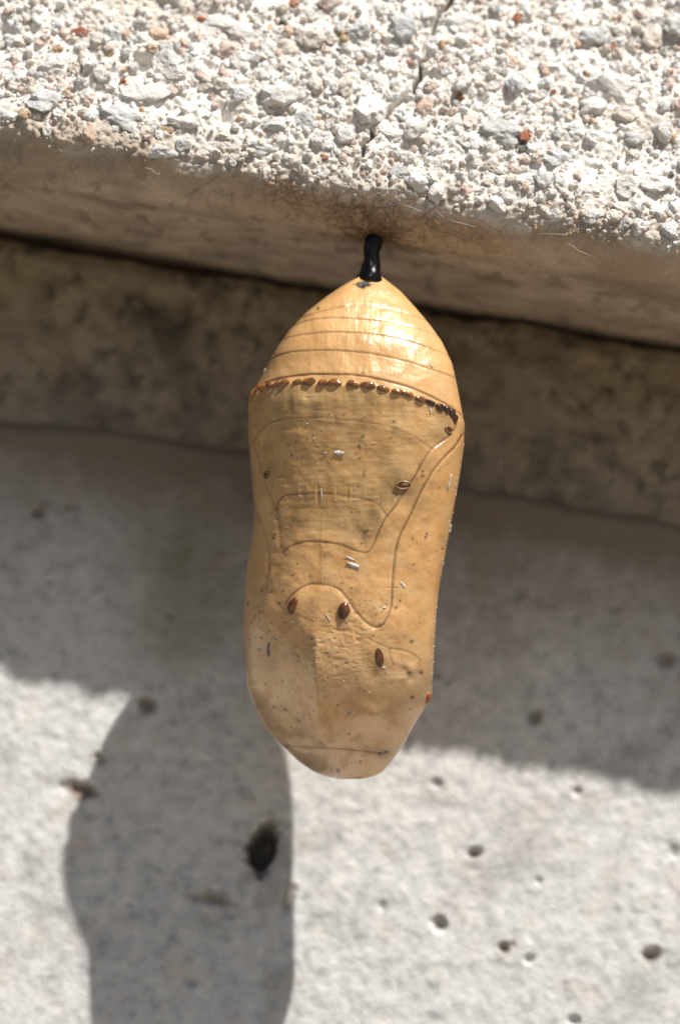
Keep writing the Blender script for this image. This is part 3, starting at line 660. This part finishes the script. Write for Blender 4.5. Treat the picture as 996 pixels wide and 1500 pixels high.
colr = blend(colr, [0.62, 0.42, 0.22], sstep(0.1, 0.5, nz3) * 0.45)
colr = blend(colr, [0.33, 0.19, 0.08], sstep(0.15, 0.55, -nz3) * 0.32 * (Y > 580))
colr = blend(colr, [0.25, 0.165, 0.075], sstep(0.2, 0.6, nz1) * sadm * 0.35)
for (bx_, by_, sx_, sy_, k_) in [(504, 897, 13, 16, 0.45), (430, 890, 12, 17, 0.4), (555, 964, 11, 18, 0.4), (560, 1103, 14, 8, 0.7), (534, 893, 26, 22, 0.12), (592, 722, 26, 18, 0.6), (640, 640, 26, 14, 0.5), (655, 618, 16, 14, 0.6), (400, 690, 16, 22, 0.4), (450, 655, 40, 22, 0.25), (395, 965, 14, 26, 0.35), (415, 800, 14, 60, 0.25)]:
    colr = blend(colr, [0.17, 0.105, 0.04], k_ * np.exp(-(((X - bx_) / sx_) ** 2 + ((Y - by_) / sy_) ** 2)))
for d_ in (dW, dF, d8, d6, dL, dLF, dB): colr = blend(colr, [0.33, 0.165, 0.055], 0.18 * np.exp(-(d_ / 5.5) ** 2) * (0.7 + 0.8 * nz2))
for d_, k_, wd_ in [(d, 0.45, 1.3) for d in d_seg] + [(d6, 0.5, 1.3), (dW, 0.85, 1.35), (d8, 0.75, 1.3), (dL, 0.4, 1.8), (dLF, 0.3, 1.8), (dF, 0.9, 1.35), (dA, 0.65, 1.3), (dB, 0.6, 1.4), (dM, 0.25, 1.5)]:
    colr = blend(colr, [0.10, 0.045, 0.015], k_ * np.exp(-(d_ / wd_) ** 2) * (0.75 + 0.4 * nz2))
DOTS = [(531, 639, 2.6), (525, 653, 2.4), (527, 656, 1.8), (521, 665, 1.5), (526, 672, 2.0), (425.5, 667, 2.4), (577, 617.5, 2), (572, 642, 1.6), (618, 690, 2.4), (618, 697, 2.8), (533, 694, 1.6), (534, 690, 1.4), (532, 698, 1.4), (466, 452, 2.4), (532, 546, 1.8), (602.5, 940, 3), (380, 952, 2.6), (534, 1011, 1.6),
        (598, 985, 3), (616, 985, 3), (603, 1021, 2.6), (384, 1063 - 60, 1.8), (398, 1037, 2), (415, 1041, 2), (495, 1129, 2.4), (528, 1116, 1.8), (586, 880, 2), (580, 890, 2.2), (534, 780, 2), (538, 777, 1.8), (529, 796, 2), (623, 787, 2.4), (625, 782, 2), (401, 788, 2), (403, 783, 1.6), (409, 884, 2), (386, 896, 2), (374, 905, 2), (383, 934, 2)]
for _ in range(150):
    x_ = random.gauss(0, 1); DOTS.append((random.uniform(365, 660), random.uniform(600, 1120), random.choice([0.8, 1.0, 1.2, 1.6])))
for _ in range(40): DOTS.append((random.uniform(505, 570), random.gauss(895, 14), random.choice([0.8, 1.0, 1.2])))
for _ in range(35): DOTS.append((random.uniform(362, 400), random.uniform(850, 960), random.choice([0.9, 1.2, 1.5])))
for (x_, y_, r_) in DOTS:
    i0, i1 = np.searchsorted(rows, [y_ - 4 * r_, y_ + 4 * r_]); sl = slice(i0, i1)
    m_ = np.exp(-(((X[sl] - x_) ** 2 + (Y[sl] - y_) ** 2) / r_ ** 2)) * 0.85
    colr[sl] = blend(colr[sl], [0.035, 0.02, 0.012], m_)
# the dark diamond under the stalk
dd = np.abs(X - 532) / 15 + np.abs(Y - 416.5) / 6.0 + 0.15 * vnoise(X / 4, Y / 4, 5)
colr = blend(colr, [0.008, 0.006, 0.005], 1 - sstep(0.75, 1.1, dd))
colr = blend(colr, [0.22, 0.08, 0.02], (1 - sstep(1.0, 1.4, dd)) * sstep(0.8, 1.1, dd) * 0.6)
metal = np.clip(0.02 + 0.08 * sadm + 0.62 * sstep(935, 1010, Y) + 0.10 * sstep(0.0, 0.5, nz1), 0, 1)
ccol = np.concatenate([np.concatenate([np.clip(colr, 0, 1), metal[..., None]], -1), np.tile(np.array([*gold, 0.1]), PXb.shape + (1,))], 1)
Vflat = Vg.reshape(-1, 3); F = grid_faces(NR, nc, True)
tip = Vg[0].mean(0); bot = Vg[-1].mean(0)
i = np.arange(nc); j = (i + 1) % nc; base = len(Vflat)
caps = np.concatenate([np.stack([np.full(nc, base), i, j], -1), np.stack([np.full(nc, base + 1), (NR - 1) * nc + j, (NR - 1) * nc + i], -1)])
Vflat = np.concatenate([Vflat, tip[None], bot[None]]); cflat = np.concatenate([ccol.reshape(-1, 4), [[*gold, 0.1], [0.4, 0.25, 0.13, 0.2]]])
# orient faces outwards
ctr0 = Vflat.mean(0); q4 = Vflat[F]; fn = np.cross(q4[:, 1] - q4[:, 0], q4[:, 2] - q4[:, 0]); axis_c = np.repeat(ctr.reshape(NR, 3)[:-1], nc, 0)
if ((fn * (q4.mean(1) - axis_c)).sum(1) > 0).mean() < 0.5: F = F[:, ::-1]; caps = caps[:, ::-1]
chrys = bpy.data.objects.new('chrysalis', None); C.objects.link(chrys); chrys.empty_display_size = 0.1
attach = unproject(546, 348, 0.0)
chrys.location = attach
tag(chrys, 'glossy golden brown butterfly chrysalis hanging head down from the ledge', 'chrysalis')
def cpart(name, V, F, mat, smooth=True, colour=None, parent=chrys):
    o = link(name, make_mesh(name, np.asarray(V) - attach, F, smooth, colour), mat); o.parent = parent; return o
shell = cpart('shell', Vflat, [F, caps], M_shell, True, cflat)
Nf = N[:, :NF]
Vf_ = Vg[:, :NF]
def surf(px, py):
    i_ = int(np.argmin(np.abs(rows - py))); j_ = int(np.argmin(np.abs(PXf[i_] - px)))
    return Vf_[i_, j_], Nf[i_, j_]
def frame(px, py, ang=0.0):
    """a frame on the shell: first axis along the photo direction `ang`, third axis outwards"""
    P, n = surf(px, py); a_ = math.cos(ang) * np.array([1.0, 0, 0]) - math.sin(ang) * UP
    a_ = a_ - n * (a_ @ n); a_ /= np.linalg.norm(a_); b_ = np.cross(n, a_); return P, np.stack([a_, b_, n], 1)
def on_shell(name, V, F, px, py, ang, lift, mat):
    P, R = frame(px, py, ang); return cpart(name, P + np.asarray(V) @ R.T + R[:, 2] * lift, F, mat)
# --- black stalk
ys = np.linspace(340, 412, 44)
rr = np.interp(ys, [340, 343, 346, 350, 356, 363, 370, 378, 386, 394, 401, 407, 412], [3, 7, 10, 12.2, 13.3, 13.2, 11.6, 11.5, 12.4, 14.0, 16.0, 18.2, 19]) / PX
xc = np.interp(ys, [340, 350, 363, 378, 392, 404, 412], [547, 547, 545.5, 544.5, 543.5, 542, 541])
wv = axis_w(ys); wv = wv - 0.0
path = unproject(xc, ys, wv)
Vt, Ft = tube(path, rr, 28)
nn = Vt[:44 * 28].reshape(44, 28, 3); rad_dir = nn - path[:, None]; ang_ = np.arange(28) / 28 * 2 * np.pi
bmp = 1 + 0.045 * np.sin(ang_ * 9 + 0.4 * np.sin(1.0))[None] * sstep(365, 395, ys)[:, None] + 0.07 * np.sin(ang_ * 3 + 1)[None] * np.sin(ys / 5)[:, None] + 0.05 * np.sin(ang_ * 5)[None] * np.cos(ys / 3.1)[:, None]
Vt[:44 * 28] = (path[:, None] + rad_dir * bmp[..., None]).reshape(-1, 3)
cpart('stalk', Vt, Ft, M_black)
# --- amber beads along the rim, each a shell-like drop
Vi, Fi = ico(3)
BL = np.array(BEADS); cum = np.concatenate([[0], np.cumsum(np.hypot(*np.diff(BL, axis=0).T))])
bx = [z1([(x_, 0)])[0][0] for x_ in (90, 106, 128, 152, 180, 218, 262, 315, 368, 424, 485, 548, 608, 664, 714, 760, 802, 838, 864, 884, 898)]
for k, x_ in enumerate(bx):
    i_ = int(np.argmin(np.abs(BL[:, 0] - x_))); p0 = BL[max(i_ - 2, 0)]; p1 = BL[min(i_ + 2, len(BL) - 1)]
    ang = math.atan2(p1[1] - p0[1], p1[0] - p0[0])
    gap = (bx[min(k + 1, len(bx) - 1)] - bx[max(k - 1, 0)]) / (1 if k in (0, len(bx) - 1) else 2)
    P, n = surf(*BL[i_]); fore = max(0.35, abs(float(n @ FWD)))
    a_ = gap / math.cos(ang) * 0.45 / PX / fore; a_ = min(a_, 0.034)
    rngb = random.uniform(0.75, 1.2); W = Vi.copy()
    lowr = W[:, 1] < 0
    W[:, 0] *= 1 + 0.22 * W[:, 1] * random.choice([-1, 1, 1])
    W[:, 1] *= np.where(lowr, 0.8, 1.15); W[:, 0] += random.uniform(-0.1, 0.35) * W[:, 1] ** 2
    W[:, 2] *= np.where(W[:, 1] > 0, 1.0, 1.0 - 0.45 * W[:, 1] ** 2)
    W *= (1 + 0.13 * vnoise(W[:, 0] * 2 + k * 9.1, W[:, 1] * 2 + W[:, 2] * 2, 44))[:, None]
    W = W * np.array([a_ * random.uniform(0.9, 1.2), 5.4 / PX * rngb, 4.2 / PX * rngb])
    on_shell('bead', W, Fi, BL[i_][0], BL[i_][1] + random.uniform(-1, 1), ang + random.uniform(-0.12, 0.12), 0.004, M_bead_dark if k > 15 else M_bead)
# --- tubercles: brown knobs with a sunken middle
def knob(px, py, lx, ly, ang, mat, high=0.6, pit=0.35, name='tubercle', off=(0.1, -0.1)):
    n_r, n_s = 16, 28; r_ = np.linspace(0, 1, n_r); a_ = np.linspace(0, 2 * np.pi, n_s, endpoint=False)
    R_, A_ = np.meshgrid(r_, a_, indexing='ij')
    x_ = R_ * np.cos(A_) * (1 + 0.08 * np.sin(3 * A_ + px)); y_ = R_ * np.sin(A_) * (1 + 0.06 * np.cos(2 * A_ + py))
    z_ = high * np.sqrt(np.maximum(1 - R_ ** 2.5, 0)) - pit * np.exp(-(((x_ - off[0]) ** 2 + (y_ - off[1]) ** 2) / 0.14)) + 0.06 * np.sin(5 * A_ + 2) * R_ * (1 - R_)
    z_ = z_ - 0.30 * (R_ > 0.99)
    m = min(lx, ly)
    W = np.stack([x_ * lx, y_ * ly, z_ * m], -1).reshape(-1, 3) / PX
    return on_shell(name, W, grid_faces(n_r, n_s, True), px, py, ang, -0.003, mat)
knob(504, 895, 9.2, 12.5, 0.25, M_brown, 0.8, 0.4, off=(-0.35, -0.35))
knob(431, 888, 7, 13, 0.45, M_brown, 0.7, 0.25, off=(0.5, 0.2))
knob(555, 963, 6.5, 14.5, -0.08, M_brown, 0.5, 0.4, off=(0.3, 0.5))
knob(393, 951, 4.0, 14, 0.12, M_brown, 0.5, 0.25)
knob(625, 1022, 6, 11, 0.1, M_orange, 0.8, 0.2)['label'] = 'orange knob at the edge of the head end'
knob(561, 1103, 9, 5, 0.1, M_brown, 0.25, 0.05)
def spiracle(px, py, lx, ly, ang):
    t_ = np.linspace(0, 2 * np.pi, 25)[:-1]; ring = []
    n1_, n2_ = 24, 8; A_, B_ = np.meshgrid(t_, np.linspace(0, 2 * np.pi, n2_, endpoint=False), indexing='ij')
    k_ = 0.30
    W = np.stack([(1 + k_ * np.cos(B_) * 0.5) * np.cos(A_) * lx, (1 + k_ * np.cos(B_)) * np.sin(A_) * ly, k_ * np.sin(B_) * ly], -1)
    Fr = np.concatenate([grid_faces(n1_, n2_, True), np.stack([(n1_ - 1) * n2_ + np.arange(n2_), (n1_ - 1) * n2_ + (np.arange(n2_) + 1) % n2_, (np.arange(n2_) + 1) % n2_, np.arange(n2_)], -1)])
    o = on_shell('spiracle', W.reshape(-1, 3) / PX, Fr, px, py, ang, 0.002, M_pore)
    P, R = frame(px, py, ang)
    W2 = Vi * np.array([lx * 0.8, ly * 0.45, ly * 0.3]) / PX
    s_ = cpart('slit', P + W2 @ R.T + R[:, 2] * 0.0015, Fi, M_brown); s_.parent = o
spiracle(591, 711, 10.5, 5.5, 0.0); spiracle(391, 696, 5, 5, 0.4); spiracle(657, 629, 6.5, 4, 0.35)
# --- pale flecks stuck to the shell
def fleck(px, py, lx, ly, ang, lift=0.002, name='dust_fleck'):
    rng = np.random.default_rng(int(px * 7 + py)); n_ = 9; u_ = np.linspace(-1, 1, n_); v_ = np.linspace(-1, 1, 5)
    U_, V_ = np.meshgrid(u_, v_, indexing='ij'); wd_ = np.sqrt(1 - (U_ * 0.92) ** 2) * (1 + 0.25 * rng.normal(size=(n_, 1)))
    z_ = 0.5 * (1 - V_ ** 2) * 0.7 + 0.5 * U_ ** 2 * 0.6 + 0.12 * rng.normal(size=U_.shape)
    top_ = np.stack([U_ * lx, V_ * ly * wd_, z_ * ly], -1); bt_ = top_ - np.array([0, 0, ly * 0.35])
    W = np.concatenate([top_.reshape(-1, 3), bt_.reshape(-1, 3)]) / PX
    Fg = grid_faces(n_, 5); k_ = n_ * 5
    ring = np.concatenate([np.arange(5), np.arange(1, n_) * 5 + 4, (n_ - 1) * 5 + np.arange(3, -1, -1), np.arange(n_ - 2, 0, -1) * 5]); jn = np.roll(ring, -1)
    W = W * 0.82
    return on_shell(name, W, np.concatenate([Fg, Fg[:, ::-1] + k_, np.stack([jn, ring, ring + k_, jn + k_], -1)]), px, py, ang, lift, M_fleck)
for f_ in [(496, 664, 9, 3.2, 0.1), (476, 664, 4, 1.2, -0.5), (517, 828, 12, 4, 0.4), (513, 818, 10, 1.1, 0.45), (658, 706, 14, 2.0, -1.25), (659, 775, 7, 2.5, -1.3), (630, 598, 10, 1.6, 1.5), (470, 725, 11, 1.3, 1.55), (481, 905, 7, 1.2, 0.9),
           (515, 1043, 9, 1.8, -0.7), (430, 911, 2.4, 2.2, 0), (403, 937, 4, 1.8, 0.2), (590, 857, 6, 2.2, 0.8), (608, 517, 5, 1.0, 1.8), (632, 536, 3.5, 1.6, 1.0), (562, 977, 3.5, 1.6, -0.2), (563, 890, 3, 1.6, 0), (386, 543, 4, 2.6, -1.0)]:
    fleck(*f_)
# fine dust: one mass
Vd, Fd = ico(1); DV = []; DF = []; o_ = 0
for k in range(170):
    r_ = random.random()
    if r_ < 0.6:
        py_ = random.uniform(480, 1030); px_ = float(np.interp(py_, rows, xr)) - abs(random.gauss(0, 3))
    elif r_ < 0.75:
        py_ = random.uniform(500, 1030); px_ = float(np.interp(py_, rows, xl)) + abs(random.gauss(0, 3))
    else: px_, py_ = random.uniform(370, 660), random.uniform(600, 1100)
    P, R = frame(px_, py_, random.uniform(0, 3)); s_ = random.uniform(0.4, 1.0) / PX
    W = Vd * np.array([s_ * random.uniform(1, 2), s_, s_ * 0.8]) * (1 + 0.2 * RNG.normal(size=(len(Vd), 1)))
    DV.append(P + W @ R.T + R[:, 2] * s_ * 0.5); DF.append(Fd + o_); o_ += len(Vd)
dst = cpart('dust', np.concatenate(DV), np.concatenate(DF), M_fleck); dst['kind'] = 'stuff'

# ================================================================== silk
def strands(n, gen, rad):
    VV = []; FQ = []; FT = []; o_ = 0
    for k in range(n):
        path = gen(k); Vv, (fq, ft) = tube(path, rad * random.uniform(0.6, 1.3), 3); VV.append(Vv); FQ.append(fq + o_); FT.append(ft + o_); o_ += len(Vv)
    return np.concatenate(VV), [np.concatenate(FQ), np.concatenate(FT)]
at_l = to_local(attach)
def under_point(s, q):
    yy, zz, n_y, n_z = [float(v_) for v_ in ledge_profile(np.array([q]))]; hh_ = float(ledge_h(np.array([s]), np.array([q]))[0])
    return np.array([s, yy + n_y * hh_, zz + n_z * hh_]), np.array([0, n_y, n_z])
q_at = -_ch - (at_l[1] - _c1[0])
def gen_pad(k):
    if k < 190:
        s0, q0 = random.gauss(at_l[0], 0.05), random.gauss(q_at, 0.06)
    else:
        s0, q0 = random.gauss(at_l[0] - 0.05, 0.22), random.gauss(-0.08, 0.05)
    an = random.uniform(0, 6.28); L_ = random.uniform(0.05, 0.13); pts = []
    for t_ in np.linspace(0, 1, 6):
        P, n = under_point(s0 + math.cos(an) * L_ * t_, q0 + math.sin(an) * L_ * t_)
        pts.append(P + n * (0.002 + 0.016 * math.sin(math.pi * t_) * (0.3 + 0.7 * math.sin(k * 1.7) ** 2)))
    return to_world(np.array(pts))
Vs, Fs = strands(380, gen_pad, 0.0009)
# the button of silk that the stalk is hooked into
s_pad = bpy.data.objects.new('silk_pad', make_mesh('silk_pad', Vs - attach, Fs, True)); C.objects.link(s_pad); s_pad.location = attach
s_pad.data.materials.append(M_silk)
tag(s_pad, 'fuzzy brown silk on the ledge edge and underside around the black stalk', 'silk', kind='stuff')
def gen_web(k):
    s0 = random.uniform(-1.1, 0.9); q0 = random.uniform(-0.06, 0.12); L_ = random.uniform(0.04, 0.11); an = random.gauss(0, 0.5); pts = []
    for t_ in np.linspace(0, 1, 5):
        P, n = under_point(s0 + math.cos(an) * L_ * t_, max(q0 + math.sin(an) * L_ * t_, -0.1)); pts.append(P + n * (0.03 + 0.012 * math.sin(k)))
    pts = np.array(pts); pts[1:-1] = np.linspace(pts[0], pts[-1], 5)[1:-1] + RNG.normal(size=(3, 3)) * 0.002
    return to_world(pts)
Vs, Fs = strands(16, gen_web, 0.0008)
web = bpy.data.objects.new('cobweb', make_mesh('cobweb', Vs - attach, Fs, True)); C.objects.link(web); web.location = attach
web.data.materials.append(M_web)
tag(web, 'thin pale cobweb threads strung between the stones along the ledge edge', 'cobweb', kind='stuff')
